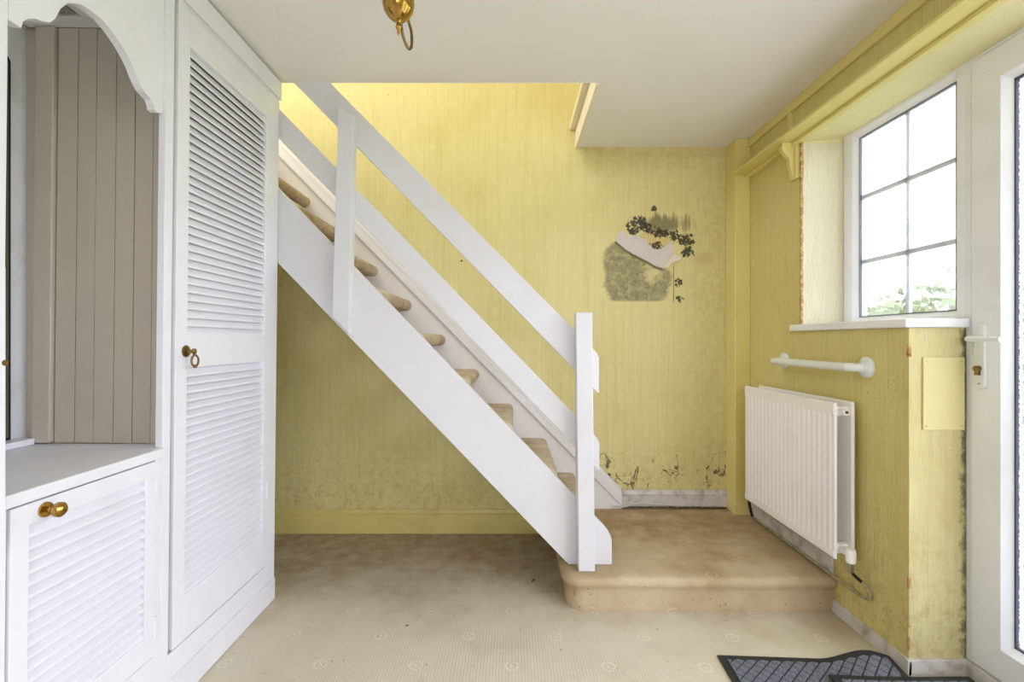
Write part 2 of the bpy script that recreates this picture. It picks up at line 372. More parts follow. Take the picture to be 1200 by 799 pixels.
# ------------------------------------------------------------------ mesh builder (world coordinates in, root-local out)
BASE = {}
class MB:
    def __init__(s): s.b = bmesh.new(); s.smooth = False
    def box(s, x0, x1, y0, y1, z0, z1):
        v = [s.b.verts.new(c) for c in ((x0, y0, z0), (x1, y0, z0), (x1, y1, z0), (x0, y1, z0), (x0, y0, z1), (x1, y0, z1), (x1, y1, z1), (x0, y1, z1))]
        for f in ((3, 2, 1, 0), (4, 5, 6, 7), (0, 1, 5, 4), (1, 2, 6, 5), (2, 3, 7, 6), (3, 0, 4, 7)): s.b.faces.new([v[i] for i in f])
        return s
    def hull8(s, lo, hi):
        """two matching quads joined into a six-sided block"""
        v = [s.b.verts.new(c) for c in list(lo) + list(hi)]
        for f in ((3, 2, 1, 0), (4, 5, 6, 7), (0, 1, 5, 4), (1, 2, 6, 5), (2, 3, 7, 6), (3, 0, 4, 7)): s.b.faces.new([v[i] for i in f])
        return s
    def prism(s, pts, axis, a, b):
        """polygon pts extruded along axis from a to b ('x': pts are (y,z); 'y': (x,z); 'z': (x,y))"""
        def mk(p, t): return {'x': (t, p[0], p[1]), 'y': (p[0], t, p[1]), 'z': (p[0], p[1], t)}[axis]
        A = [s.b.verts.new(mk(p, a)) for p in pts]; B = [s.b.verts.new(mk(p, b)) for p in pts]
        s.b.faces.new(A[::-1]); s.b.faces.new(B)
        k = len(pts)
        for i in range(k): s.b.faces.new((A[i], A[(i + 1) % k], B[(i + 1) % k], B[i]))
        return s
    def lathe(s, prof, c, axis='z', n=24):
        """prof: list of (radius, height) about axis through c"""
        rings = []
        for r, h in prof:
            ring = []
            for i in range(n):
                t = 2 * PI * i / n
                a, b = max(r, 1e-4) * math.cos(t), max(r, 1e-4) * math.sin(t)
                o = {'z': (a, b, h), 'x': (h, a, b), 'y': (a, h, b)}[axis]
                ring.append(s.b.verts.new((c[0] + o[0], c[1] + o[1], c[2] + o[2])))
            rings.append(ring)
        for p, q in zip(rings, rings[1:]):
            for i in range(n): s.b.faces.new((p[i], p[(i + 1) % n], q[(i + 1) % n], q[i]))
        s.b.faces.new(rings[0][::-1]); s.b.faces.new(rings[-1])
        s.smooth = True
        return s
    def tube(s, pts, r, n=12, sub=6):
        P = [Vector(p) for p in pts]
        if sub > 1 and len(P) > 2:
            Q = []
            for i in range(len(P) - 1):
                p0, p1, p2, p3 = P[max(i - 1, 0)], P[i], P[i + 1], P[min(i + 2, len(P) - 1)]
                for k in range(sub):
                    t = k / sub
                    Q.append(0.5 * ((2 * p1) + (p2 - p0) * t + (2 * p0 - 5 * p1 + 4 * p2 - p3) * t * t + (3 * p1 - p0 - 3 * p2 + p3) * t ** 3))
            Q.append(P[-1]); P = Q
        rings = []; up = None
        for i, p in enumerate(P):
            d = (P[min(i + 1, len(P) - 1)] - P[max(i - 1, 0)]).normalized()
            if up is None:
                up = Vector((0, 0, 1)) if abs(d.z) < 0.9 else Vector((1, 0, 0))
            a = d.cross(up).normalized(); up = a.cross(d).normalized()
            rr = r[min(i * len(r) // len(P), len(r) - 1)] if isinstance(r, (list, tuple)) else r
            rings.append([s.b.verts.new(p + a * rr * math.cos(2 * PI * k / n) + up * rr * math.sin(2 * PI * k / n)) for k in range(n)])
        for p, q in zip(rings, rings[1:]):
            for i in range(n): s.b.faces.new((p[i], p[(i + 1) % n], q[(i + 1) % n], q[i]))
        s.b.faces.new(rings[0][::-1]); s.b.faces.new(rings[-1])
        s.smooth = True
        return s
    def build(s, name, m, parent=None, bevel=0.0, seg=2, origin=None):
        bmesh.ops.recalc_face_normals(s.b, faces=s.b.faces)
        root = parent
        off = Vector(BASE.get(parent.name, (0, 0, 0))) if parent else Vector((0, 0, 0))
        o0 = Vector(origin) if origin else off
        bmesh.ops.translate(s.b, verts=s.b.verts, vec=-o0)
        me = bpy.data.meshes.new(name); s.b.to_mesh(me); s.b.free()
        me.materials.append(m)
        if s.smooth:
            for p in me.polygons: p.use_smooth = True
        o = bpy.data.objects.new(name, me); COL.objects.link(o)
        o.location = o0 - off
        if parent: o.parent = parent
        BASE[o.name] = tuple(o0)
        if s.smooth:
            e = o.modifiers.new('edge_split', 'EDGE_SPLIT'); e.split_angle = math.radians(40)
        if bevel > 0:
            b = o.modifiers.new('soft_edges', 'BEVEL'); b.width = bevel; b.segments = seg
            b.limit_method = 'ANGLE'; b.angle_limit = math.radians(30)
        return o

def tag(o, label, cat, group=None):
    o['label'] = label; o['category'] = cat
    if group: o['group'] = group
    return o
def thing(name, label, cat, loc, rot=(0, 0, 0)):
    o = bpy.data.objects.new(name, None); COL.objects.link(o)
    o.location = loc; o.rotation_euler = rot; o.empty_display_size = 0.1
    BASE[o.name] = tuple(loc)
    return tag(o, label, cat)
def structure(o, kind='structure'):
    o['kind'] = kind; return o
def clone(o, loc, parent):
    c = o.copy(); COL.objects.link(c); c.parent = parent; c.location = loc
    BASE[c.name] = tuple(Vector(BASE.get(parent.name, (0, 0, 0))) + Vector(loc))
    return c

# ------------------------------------------------------------------ room shell
XR, XW, YBACK, ZC, ZUP = 1.35, 1.545, 2.875, 2.275, 2.375
YREAR, XL = -2.2, -1.78
b = MB(); b.box(XL - 0.1, 1.65, YREAR - 0.1, YBACK + 0.1, -0.08, 0.0)
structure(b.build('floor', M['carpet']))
# ceiling with the stairwell cut out of it
b = MB()
b.box(XL - 0.1, 1.65, YREAR - 0.1, 2.154, ZC, ZUP)
b.box(0.386, 1.65, 2.154, YBACK, ZC, ZUP)
b.box(XL - 0.1, -1.70, 2.154, YBACK, ZC, ZUP)
structure(b.build('ceiling', M['ceiling']))
b = MB(); b.box(-2.6, 1.65, YBACK, YBACK + 0.1, -0.08, 4.7)
wall_back = structure(b.build('wall_back', M['paper_back']))
b = MB()
b.box(XR, 1.65, 2.27, YBACK, 0, ZC)
b.box(XR, 1.65, 1.655, 2.27, 0, 1.175)
b.prism([(XR, 2.057), (1.65, 2.088), (1.65, ZC), (XR, ZC)], 'y', -0.35, 2.27)
b.box(XR, 1.65, YREAR, -0.35, 0, ZC)
wall_right = structure(b.build('wall_right', M['paper_right']))
b = MB(); b.box(XW - 0.012, 1.65, -0.35, 1.655, 0.0, 0.052)
structure(b.build('trim_7', M['soil_white'], bevel=0.003))
b = MB(); b.box(XL - 0.1, XL, YREAR, YBACK, 0, ZC)
structure(b.build('wall_left', M['white_paint']))
b = MB()
b.box(XL, -0.5, YREAR - 0.1, YREAR, 0, ZC); b.box(1.1, 1.65, YREAR - 0.1, YREAR, 0, ZC)
b.box(-0.5, 1.1, YREAR - 0.1, YREAR, 0, 1.0); b.box(-0.5, 1.1, YREAR - 0.1, YREAR, 2.1, ZC)
structure(b.build('wall_rear', M['white_paint']))
b = MB()
for x in (-0.5, 0.27, 1.04): b.box(x, x + 0.06, YREAR - 0.07, YREAR - 0.02, 1.0, 2.1)
b.box(-0.5, 1.1, YREAR - 0.07, YREAR - 0.02, 1.0, 1.06); b.box(-0.5, 1.1, YREAR - 0.07, YREAR - 0.02, 2.04, 2.1)
structure(b.build('window_2', M['upvc']))
# landing upstairs, seen only through the stairwell
b = MB()
b.box(-2.6, -2.5, 1.3, YBACK, 2.1, 2.95); b.box(-2.6, -2.5, 1.3, YBACK, 4.3, 4.7)
b.box(-2.6, -2.5, 1.3, 1.6, 2.95, 4.3); b.box(-2.6, -2.5, 2.8, YBACK, 2.95, 4.3)
b.box(1.55, 1.65, 1.3, YBACK, ZUP, 4.7); b.box(-2.6, 1.65, 1.2, 1.3, ZUP, 4.7)
b.box(-2.5, XL - 0.1, 1.3, YBACK, ZUP - 0.1, ZUP)
structure(b.build('wall_landing', M['paper_up']))
b = MB(); b.box(-2.6, -2.2, 1.2, YBACK + 0.1, 4.6, 4.7); b.box(-0.8, 1.65, 1.2, YBACK + 0.1, 4.6, 4.7); b.box(-2.2, -0.8, 1.2, 1.5, 4.6, 4.7); b.box(-2.2, -0.8, 2.5, YBACK + 0.1, 4.6, 4.7)
structure(b.build('ceiling_landing', M['ceiling']))
# stairwell edge: fascia under the floor edge, nosing above it
b = MB(); b.box(0.372, 0.386, 2.156, YBACK - 0.002, 2.262, 2.36)
structure(b.build('trim_1', M['trim_cream'], bevel=0.003))
b = MB(); b.box(0.340, 0.45, 2.156, YBACK - 0.002, ZUP, ZUP + 0.03)
structure(b.build('trim_2', M['trim_cream'], bevel=0.006))
b = MB(); b.box(-1.7, 0.386, 2.154, 2.158, ZC - 0.001, ZUP)
structure(b.build('trim_3', M['ceiling']))
# boxed pipe in the far right corner
b = MB(); b.box(1.262, XR, 2.752, YBACK, 0.145, ZC)
structure(b.build('trim_4', M['yellow_gloss'], bevel=0.004))
# strip under the ceiling, frieze batten
b = MB(); b.box(1.334, XR, -2.2, 2.752, 2.228, ZC)
structure(b.build('trim_5', M['yellow_gloss'], bevel=0.003))
b = MB(); b.box(1.335, XR, 2.33, 2.362, 2.08, 2.228)
structure(b.build('trim_6', M['yellow_gloss'], bevel=0.003))
# chipped corner of the window reveal, and of the pier under the sill
b = MB()
for i in range(20):
    z0 = 1.21 + i * 0.0423; w = random.uniform(0.005, 0.010)
    b.box(XR - 0.0035, XR + w, 2.27 - 0.0035, 2.27 + w * 0.9, z0, z0 + 0.0423)
o = b.build('chipped_edge', M['chip'], wall_right); o['label'] = 'chipped orange plaster along the corner of the window reveal'
b = MB()
for i in range(26):
    if random.random() < 0.8: continue
    z0 = 0.08 + i * 0.0415; w = random.uniform(0.004, 0.009)
    b.box(XR - 0.002, XR + w, 1.655 - 0.002, 1.655 + w, z0, z0 + 0.0415)
o = b.build('chipped_edge', M['chip'], wall_right)

# baseboards
b = MB(); b.prism([(2.853, 0.0), (YBACK, 0.0), (YBACK, 0.137), (2.866, 0.137), (2.862, 0.118), (2.853, 0.112)], 'x', XL, 0.23)
structure(b.build('baseboard_back', M['yellow_skirt']))
b = MB(); b.prism([(2.855, 0.16), (YBACK, 0.16), (YBACK, 0.252), (2.866, 0.252), (2.861, 0.238), (2.855, 0.232)], 'x', 0.56, 1.262)
structure(b.build('baseboard_step', M['soil_white']))
b = MB()
b.prism([(XR - 0.014, 0.0), (XR, 0.0), (XR, 0.05), (XR - 0.008, 0.05)], 'y', 1.641, 2.035)
b.box(XR - 0.014, XW - 0.01, 1.641, 1.655, 0.0, 0.052)
structure(b.build('baseboard_right', M['soil_white'], bevel=0.002))
b = MB(); b.box(XR - 0.013, XR, 2.036, 2.752, 0.145, 0.225)
structure(b.build('baseboard_radiator', M['soil_white'], bevel=0.003))
b = MB(); b.tube([(0.58, 2.846, 0.160), (0.66, 2.842, 0.163), (0.70, 2.845, 0.177), (0.78, 2.848, 0.178), (0.95, 2.847, 0.168), (1.1, 2.847, 0.165), (1.255, 2.847, 0.163)], 0.006, 8)
tag(b.build('cable', M['cable']), 'thin white cable along foot of skirting on carpeted step', 'cable')

# ------------------------------------------------------------------ torn wallpaper patch
K = YBACK / 570.0
def PP(zx, zy): return ((690 + zx / 5.707 - 600) * K, 1.13 - (230 + zy / 5.707 - 399) * K)
tear = [(200, 240), (208, 230), (222, 226), (250, 246), (262, 262), (300, 258), (330, 262), (352, 276), (388, 290), (392, 308), (400, 322), (416, 330), (430, 346),
        (452, 356), (480, 350), (504, 334), (520, 325), (536, 308), (556, 294), (564, 330), (562, 382), (540, 410), (520, 440), (506, 466), (490, 481), (462, 474), (440, 465),
        (414, 450), (390, 435), (362, 424), (330, 405), (306, 396), (290, 385), (276, 368), (260, 360), (242, 356), (225, 345), (206, 324), (190, 318), (174, 298), (188, 282), (192, 262)]
b = MB(); b.prism([PP(*p) for p in tear][::-1], 'y', YBACK - 0.0015, YBACK + 0.0)
o = b.build('bare_plaster', M['plaster'], wall_back); o['label'] = 'patch of bare white plaster where the wallpaper is torn'
# curled flap of paper at the right end of the tear
b = MB()
f1 = [(490, 481), (522, 440), (566, 380), (578, 378), (584, 392), (616, 408), (604, 428), (566, 436), (548, 446), (540, 458), (534, 474), (512, 470)]
A = []
for i, p in enumerate(f1):
    x, z = PP(*p); d = (p[0] + p[1] - 960) / 80.0
    A.append((x, YBACK - 0.003 - 0.010 * max(0, min(1, d)), z))
lo = [b.b.verts.new(p) for p in A]; hi = [b.b.verts.new((p[0], p[1] + 0.0015, p[2])) for p in A]
b.b.faces.new(lo); b.b.faces.new(hi[::-1])
for i in range(len(lo)): b.b.faces.new((lo[i], hi[i], hi[(i + 1) % len(lo)], lo[(i + 1) % len(lo)]))
o = b.build('paper_flap', M['flap'], wall_back); o['label'] = 'curled flap of torn paper'
# lower lip of the tear, paper standing off the wall
b = MB()
lip = [(174, 298), (206, 324), (242, 356), (290, 385), (330, 405), (390, 435), (440, 465), (490, 481)]
for p, q in zip(lip, lip[1:]):
    (x0, z0), (x1, z1) = PP(*p), PP(*q)
    b.hull8([(x0, YBACK - 0.001, z0 - 0.012), (x1, YBACK - 0.001, z1 - 0.012), (x1, YBACK, z1 - 0.012), (x0, YBACK, z0 - 0.012)],
            [(x0, YBACK - 0.010, z0 + 0.001), (x1, YBACK - 0.010, z1 + 0.001), (x1, YBACK - 0.0085, z1 + 0.001), (x0, YBACK - 0.0085, z0 + 0.001)])
b.build('paper_lip', mat('mouldy_paper', (140, 130, 90), 0.9, var=0.8, vscale=40, dark=(92, 84, 56)), wall_back)

# ------------------------------------------------------------------ window
yf0, yf1 = 1.658, 2.268          # frame, near and far
gy0, gy1, gz0, gz1 = 1.712, 2.191, 1.238, 2.043
win = bpy.data.objects.new('window_1', None); COL.objects.link(win); win.location = (XW, yf0, 1.207); BASE['window_1'] = (XW, yf0, 1.207); structure(win)
b = MB()
X1 = XW + 0.07
b.box(XW, X1, gy1 + 0.022, yf1, 1.207, 2.085); b.box(XW, X1, yf0, gy0 - 0.02, 1.207, 2.085)
b.box(XW, X1, gy0 - 0.02, gy1 + 0.022, 2.063, 2.085); b.box(XW, X1, gy0 - 0.02, gy1 + 0.022, 1.207, 1.222)
b.build('frame', M['upvc'], win, bevel=0.004)
b = MB()
def bevel_frame(b, xo, xi, a0, a1, c0, c1, w):
    """glazing bead sloping from the frame (xo) back to the glass (xi); inner opening a0..a1, c0..c1, bead width w"""
    O = [(xo, a0 - w, c0 - w), (xo, a1 + w, c0 - w), (xo, a1 + w, c1 + w), (xo, a0 - w, c1 + w)]
    I = [(xi, a0, c0), (xi, a1, c0), (xi, a1, c1), (xi, a0, c1)]
    for i in range(4):
        j = (i + 1) % 4
        b.hull8([O[i], O[j], I[j], I[i]], [(xi + 0.02,) + O[i][1:], (xi + 0.02,) + O[j][1:], (xi + 0.02,) + I[j][1:], (xi + 0.02,) + I[i][1:]])
bevel_frame(b, XW + 0.002, XW + 0.022, gy0, gy1, gz0, gz1, 0.02)
b.build('glazing_bead', M['upvc'], win)
b = MB()
g = 0.003
b.box(XW + 0.019, XW + 0.03, gy1 - g, gy1 + 0.001, gz0, gz1); b.box(XW + 0.019, XW + 0.03, gy0 - 0.001, gy0 + g, gz0, gz1)
b.box(XW + 0.019, XW + 0.03, gy0, gy1, gz1 - g, gz1 + 0.001); b.box(XW + 0.019, XW + 0.03, gy0, gy1, gz0 - 0.001, gz0 + g)
b.build('gasket', M['grey_gasket'], win)
ym, zm = 1.945, (1.487, 1.778)
b = MB(); b.box(XW + 0.034, XW + 0.048, ym - 0.010, ym + 0.010, gz0, gz1); b.build('glazing_bar', M['bar'], win, bevel=0.003)
for z in zm:
    b = MB(); b.box(XW + 0.034, XW + 0.048, gy0, gy1, z - 0.010, z + 0.010); b.build('glazing_bar', M['bar'], win, bevel=0.003)
ys, zs = [gy0, ym, gy1], [gz0, zm[0], zm[1], gz1]
for i in range(2):
    for j in range(3):
        b = MB(); b.box(XW + 0.028, XW + 0.031, ys[i], ys[i + 1], zs[j], zs[j + 1]); b.build('pane', M['glass'], win)
b = MB()
b.prism([(1.326, 1.637), (XW + 0.002, 1.637), (XW + 0.002, 2.268), (XR, 2.268), (XR, 2.33), (1.326, 2.33)], 'z', 1.176, 1.207)
o = b.build('sill', M['upvc'], win, bevel=0.006); o['label'] = 'white window board'

# ------------------------------------------------------------------ glazed door at the right
door = bpy.data.objects.new('door_1', None); COL.objects.link(door); door.location = (XW, 1.17, 0.052); BASE['door_1'] = (XW, 1.17, 0.052); structure(door)
dy0, dy1, dz0, dz1 = 0.73, 1.632, 0.057, 2.064
b = MB(); b.box(XW, X1, dy1 + 0.004, 1.657, 0.052, 2.085); b.box(XW, X1, 0.70, dy0 - 0.004, 0.052, 2.085); b.box(XW, X1, dy0, dy1 + 0.01, dz1 + 0.003, 2.085)
b.build('frame', M['upvc'], door, bevel=0.004)
sw = 0.098
def mitred(b, x0, x1, a0, a1, c0, c1, w):
    O = [(a0, c0), (a1, c0), (a1, c1), (a0, c1)]; I = [(a0 + w, c0 + w), (a1 - w, c0 + w), (a1 - w, c1 - w), (a0 + w, c1 - w)]
    for i in range(4):
        j = (i + 1) % 4
        b.prism([O[i], O[j], I[j], I[i]], 'x', x0, x1)
b = MB(); mitred(b, XW - 0.004, X1 - 0.005, dy0, dy1, dz0, dz1, sw)
b.build('sash', M['upvc'], door, bevel=0.0015)
b = MB(); bevel_frame(b, XW - 0.002, XW + 0.026, dy0 + sw + 0.018, dy1 - sw - 0.018, dz0 + sw + 0.018, dz1 - sw - 0.018, 0.018)
b.build('glazing_bead', M['upvc'], door)
a0, a1, c0, c1 = dy0 + sw + 0.018, dy1 - sw - 0.018, dz0 + sw + 0.018, dz1 - sw - 0.018
b = MB(); g = 0.004
b.box(XW + 0.022, XW + 0.034, a1 - g, a1 + 0.001, c0, c1); b.box(XW + 0.022, XW + 0.034, a0 - 0.001, a0 + g, c0, c1)
b.box(XW + 0.022, XW + 0.034, a0, a1, c1 - g, c1 + 0.001); b.box(XW + 0.022, XW + 0.034, a0, a1, c0 - 0.001, c0 + g)
b.build('gasket', M['gasket'], door)
b = MB(); b.box(XW + 0.030, XW + 0.036, a0, a1, c0, c1); b.build('pane', M['door_glass'], door)
# lever handle
hy = 1.594
def lozenge(y0, y1, z0, z1, k=8):
    r = (y1 - y0) / 2; c = (y0 + y1) / 2; P = []
    for i in range(k + 1): t = PI * i / k; P.append((c + r * math.cos(t), z1 - r + r * math.sin(t)))
    for i in range(k + 1): t = PI + PI * i / k; P.append((c + r * math.cos(t), z0 + r + r * math.sin(t)))
    return P
b = MB(); b.prism(lozenge(hy - 0.0175, hy + 0.0175, 0.972, 1.188), 'x', XW - 0.015, XW - 0.003)
hp = b.build('handle_plate', M['rail_plastic'], door, bevel=0.003)
b = MB(); b.tube([(XW - 0.012, hy, 1.137), (XW - 0.040, hy, 1.137), (XW - 0.055, hy - 0.006, 1.137), (XW - 0.058, hy - 0.025, 1.137), (XW - 0.058, hy - 0.07, 1.136), (XW - 0.056, hy - 0.112, 1.134)], [0.010, 0.010, 0.0095, 0.009, 0.008], 12)
b.build('lever', M['rail_plastic'], hp)
b = MB(); b.lathe([(0.009, 0.0), (0.009, -0.014), (0.006, -0.015)], (XW - 0.014, hy, 1.040), 'x', 16); b.box(XW - 0.026, XW - 0.013, hy - 0.005, hy + 0.005, 1.018, 1.040)
b.build('lock_cylinder', M['old_brass'], hp)
b = MB(); b.lathe([(0.004, 0.0), (0.004, -0.003)], (XW - 0.014, hy, 0.990), 'x', 10); b.build('screw', M['chrome'], hp)

b = MB(); mitred(b, XW, X1, -0.345, 0.70, 0.057, 2.085, 0.07); structure(b.build('window_3', M['upvc'], bevel=0.003))
# access panel on the face of the pier
b = MB(); b.box(1.394, 1.535, 1.648, 1.655, 0.828, 1.075)
ap = tag(b.build('access_panel', M['panel_yellow'], bevel=0.002), 'flat painted yellow access panel screwed on the pier beside the door', 'panel')
for px, pz in ((1.406, 0.842), (1.523, 0.842), (1.406, 1.061), (1.523, 1.061)):
    b = MB(); b.lathe([(0.0035, 0.0), (0.0035, -0.002)], (px, 1.648, pz), 'y', 10); b.build('screw', M['yellow_skirt'], ap)

# ------------------------------------------------------------------ plate shelf over the window
sh = thing('plate_shelf', 'long narrow yellow shelf running below ceiling over the window', 'shelf', (1.30, 1.4, 2.057))
b = MB(); b.box(1.245, XR, -2.19, 2.745, 2.069, 2.082); b.build('shelf_board', M['yellow_gloss'], sh, bevel=0.003)
b = MB(); b.box(1.32, XR, -2.19, 2.745, 2.054, 2.069); b.build('ledger', M['yellow_gloss'], sh, bevel=0.003)
pr = [(1.34, 1.905), (1.34, 2.069), (1.278, 2.069), (1.274, 2.05), (1.280, 2.03), (1.292, 2.012), (1.306, 2.0), (1.312, 1.985), (1.312, 1.965), (1.318, 1.945), (1.324, 1.925), (1.326, 1.91)]
b = MB(); b.prism(pr, 'y', 2.298, 2.326); b.build('bracket', M['yellow_gloss'], sh, bevel=0.003)
b = MB(); b.box(1.332, XR, 2.280, 2.340, 1.895, 2.069); b.build('bracket_plate', M['yellow_gloss'], sh, bevel=0.003)

# ------------------------------------------------------------------ carpeted bottom step
YF = 2.035
st = thing('carpeted_step', 'wide beige carpeted bottom step filling the corner below the radiator', 'step', (0.78, 2.45, 0))
def step_outline(o):
    """plan outline grown by o: bullnosed front corner at the left"""
    x0, y0, r = 0.232 - o, YF - o, 0.075
    P = [(1.35, YBACK - 0.002), (x0, YBACK - 0.002)]
    for i in range(9):
        t = PI + (PI / 2) * i / 8; P.append((x0 + r + r * math.cos(t), y0 + r + r * math.sin(t)))
    for x in (0.5, 0.75, 1.0, 1.2): P.append((x, y0 + 0.004 * math.sin(x * 5)))
    P.append((1.35, y0))
    return P
prof = [(0.0, 0.0), (0.002, 0.04), (0.0, 0.085), (0.006, 0.098), (0.016, 0.108), (0.020, 0.122), (0.017, 0.135), (0.008, 0.143), (-0.006, 0.1455)]
b = MB()
rings = []
for o_, z in prof: rings.append([b.b.verts.new((x, y, z)) for x, y in step_outline(o_)])
for p, q in zip(rings, rings[1:]):
    for i in range(len(p)): b.b.faces.new((p[i], p[(i + 1) % len(p)], q[(i + 1) % len(p)], q[i]))
b.b.faces.new(rings[-1]); b.b.faces.new(rings[0][::-1]); b.smooth = True
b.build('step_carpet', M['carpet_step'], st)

# ------------------------------------------------------------------ staircase
S0, S1 = 2.140, 2.172      # near stringer, front and back
stair = thing('staircase', 'white painted open-tread wooden staircase rising to the left along the yellow wall', 'staircase', (0.35, 2.2, 0.1455))
q = S0 / 570.0
def XZ(u, v): return ((u - 600) * q, 1.13 - (v - 399) * q)
xt, zt = XZ(328, 222); xb, zb = XZ(328, 310)
sl = 1.037
def ztop(x): return zt - sl * (x - xt)
def zbot(x): return zb - sl * (x - xb)
xe = XZ(717, 0)[0]; xbe = xb + (zb - 0.147) / sl
XTOP = -1.69
pts = [(XTOP, ztop(XTOP)), (xe - 0.035, ztop(xe - 0.035)), (xe - 0.014, ztop(xe - 0.014) - 0.004), (xe - 0.003, ztop(xe) - 0.012), (xe, ztop(xe) - 0.03), (xe, 0.147), (xbe, 0.147), (XTOP, zbot(XTOP))]
b = MB(); b.prism(pts, 'y', S0, S1); b.build('stringer', M['stair_paint'], stair, bevel=0.002)
# string against the wall with its moulded capping
wx, wz = (729 - 600) * 2.845 / 570, 1.13 - (573 - 399) * 2.845 / 570
def zw(x): return wz + 1.02 * (wx - x)
b = MB(); b.prism([(XTOP, zw(XTOP) - 0.02), (wx, wz - 0.02), (wx, 0.147), (0.40, 0.147), (XTOP, zw(XTOP) - 0.42)], 'y', 2.850, YBACK - 0.001)
b.build('wall_stringer', M['string_paint'], stair)
b = MB()
b.hull8([(XTOP, 2.864, zw(XTOP)), (wx, 2.864, wz), (wx, YBACK - 0.001, wz), (XTOP, YBACK - 0.001, zw(XTOP))],
        [(XTOP, 2.836, zw(XTOP) - 0.098), (wx - 0.01, 2.836, wz - 0.088), (wx - 0.01, YBACK - 0.001, wz - 0.088), (XTOP, YBACK - 0.001, zw(XTOP) - 0.098)])
b.build('stringer_moulding', M['stair_paint'], stair, bevel=0.004)
# treads
def tread_bm():
    b = MB(); d, t = 0.235, 0.064
    P = [(-d, -t), (-d, 0)]
    for i in range(9):
        a = PI / 2 - PI * i / 8; P.append((-t / 2 + t / 2 * math.cos(a) * 1.0, -t / 2 + t / 2 * math.sin(a)))
    b.prism(P, 'y', S1 - 0.001, 2.851)
    return b
b = tread_bm(); bmesh.ops.translate(b.b, verts=b.b.verts, vec=(0.402, 0, 0.360)); b.smooth = True
t0 = b.build('tread', M['carpet_tread'], stair, origin=(0.402, 2.5, 0.360))
for k in range(1, 11):
    clone(t0, (t0.location.x - 0.198 * k, t0.location.y, t0.location.z + 0.202 * k), stair)
t0.location.x -= 0.032
# rails (flat boards behind the posts)
def rail(name, up, lo, xend):
    (u0, v0, u1, v1), (w0, x0_, w1, x1_) = up, lo
    A, B = XZ(u0, v0), XZ(u1, v1); C_, D = XZ(w0, x0_), XZ(w1, x1_)
    def zl(P, Q, x): return P[1] + (Q[1] - P[1]) * (x - P[0]) / (Q[0] - P[0])
    b = MB()
    b.prism([(XTOP, zl(A, B, XTOP)), (xend - 0.012, zl(A, B, xend - 0.012)), (xend, zl(A, B, xend) - 0.012), (xend, zl(C_, D, xend) + 0.006), (xend - 0.008, zl(C_, D, xend - 0.008)), (XTOP, zl(C_, D, XTOP))], 'y', S0, S0 + 0.030)
    return b.build(name, M['stair_paint'], stair, bevel=0.002)
rail('handrail', (386, 95.6, 677, 390), (344, 95.6, 675, 434), XZ(702, 0)[0])
rail('lower_rail', (330, 130, 675, 487), (330, 164.5, 675, 523.6), XZ(702.5, 0)[0])
# newel post and upper post, bolted on the front
PY0 = 2.072
k = PY0 / 570.0
b = MB()
xa, xb_, xc, xd = (678 - 600) * k, (697.5 - 600) * k, (674.8 - 600) * k, (694 - 600) * k
b.hull8([(xa, PY0, 0.147), (xb_, PY0, 0.147), (xb_, S0, 0.147), (xa, S0, 0.147)], [(xc, PY0, 1.252), (xd, PY0, 1.252), (xd, S0, 1.252), (xc, S0, 1.252)])
b.build('newel_post', M['stair_paint'], stair, bevel=0.004)
PY1 = S0 - 0.052; k = PY1 / 570.0
def UP(u, v): return ((u - 600) * k, 1.13 - (v - 399) * k)
F = [UP(389, 371), UP(409, 391), UP(414.4, 136), UP(396.4, 122)]
b = MB(); b.prism(F, 'y', PY1, S0); b.build('upper_post', M['stair_paint'], stair, bevel=0.003)

# ------------------------------------------------------------------ radiator
rad = thing('radiator', 'white double panel radiator with vertical flutes on the right wall', 'radiator', (1.29, 2.234, 0.1455))
RX, RY0, RY1, RZ0, RZ1 = 1.24, 1.877, 2.591, 0.289, 0.891
def flute_panel(x_front, x_back, y0, y1, z0, z1, sign):
    b = MB(); N = 20; w = (y1 - y0 - 0.03) / N
    cols = [(y0, 0.003)]
    cols.append((y0 + 0.012, 0.003))
    for i in range(N):
        c = y0 + 0.015 + (i + 0.5) * w
        cols += [(c - w * 0.46, 0.0045), (c - w * 0.26, 0.0), (c + w * 0.26, 0.0), (c + w * 0.46, 0.0045)]
    cols += [(y1 - 0.012, 0.003), (y1, 0.003)]
    rows = [(z0, 0.006, 0), (z0 + 0.006, 0.0, 0), (z0 + 0.028, 0.0, 0), (z0 + 0.04, 0, 1), (z1 - 0.052, 0, 1), (z1 - 0.04, 0, 0), (z1 - 0.006, 0, 0), (z1, 0.006, 0)]
    G = [[b.b.verts.new((x_front + (dx * m_ + e) * sign, y, z)) for (y, dx) in cols] for (z, e, m_) in rows]
    for r0, r1 in zip(G, G[1:]):
        for i in range(len(cols) - 1): b.b.faces.new((r0[i], r0[i + 1], r1[i + 1], r1[i]))
    Bk = [b.b.verts.new((x_back, y, z)) for y, z in ((y0, z0), (y1, z0), (y1, z1), (y0, z1))]
    b.b.faces.new(Bk)
    b.b.faces.new([G[0][i] for i in range(len(cols))][::-1] + [Bk[0], Bk[1]])
    b.b.faces.new([G[-1][i] for i in range(len(cols))] + [Bk[2], Bk[3]])
    b.b.faces.new([G[j][0] for j in range(len(rows))] + [Bk[3], Bk[0]])
    b.b.faces.new([G[j][-1] for j in range(len(rows))][::-1] + [Bk[1], Bk[2]])
    return b
flute_panel(RX, RX + 0.014, RY0, RY1, RZ0, RZ1, 1).build('front_panel', M['radiator'], rad)
b = MB(); b.box(1.312, 1.326, RY0 + 0.002, RY1, RZ0 - 0.005, RZ1 + 0.004); b.build('back_panel', M['radiator'], rad, bevel=0.004)
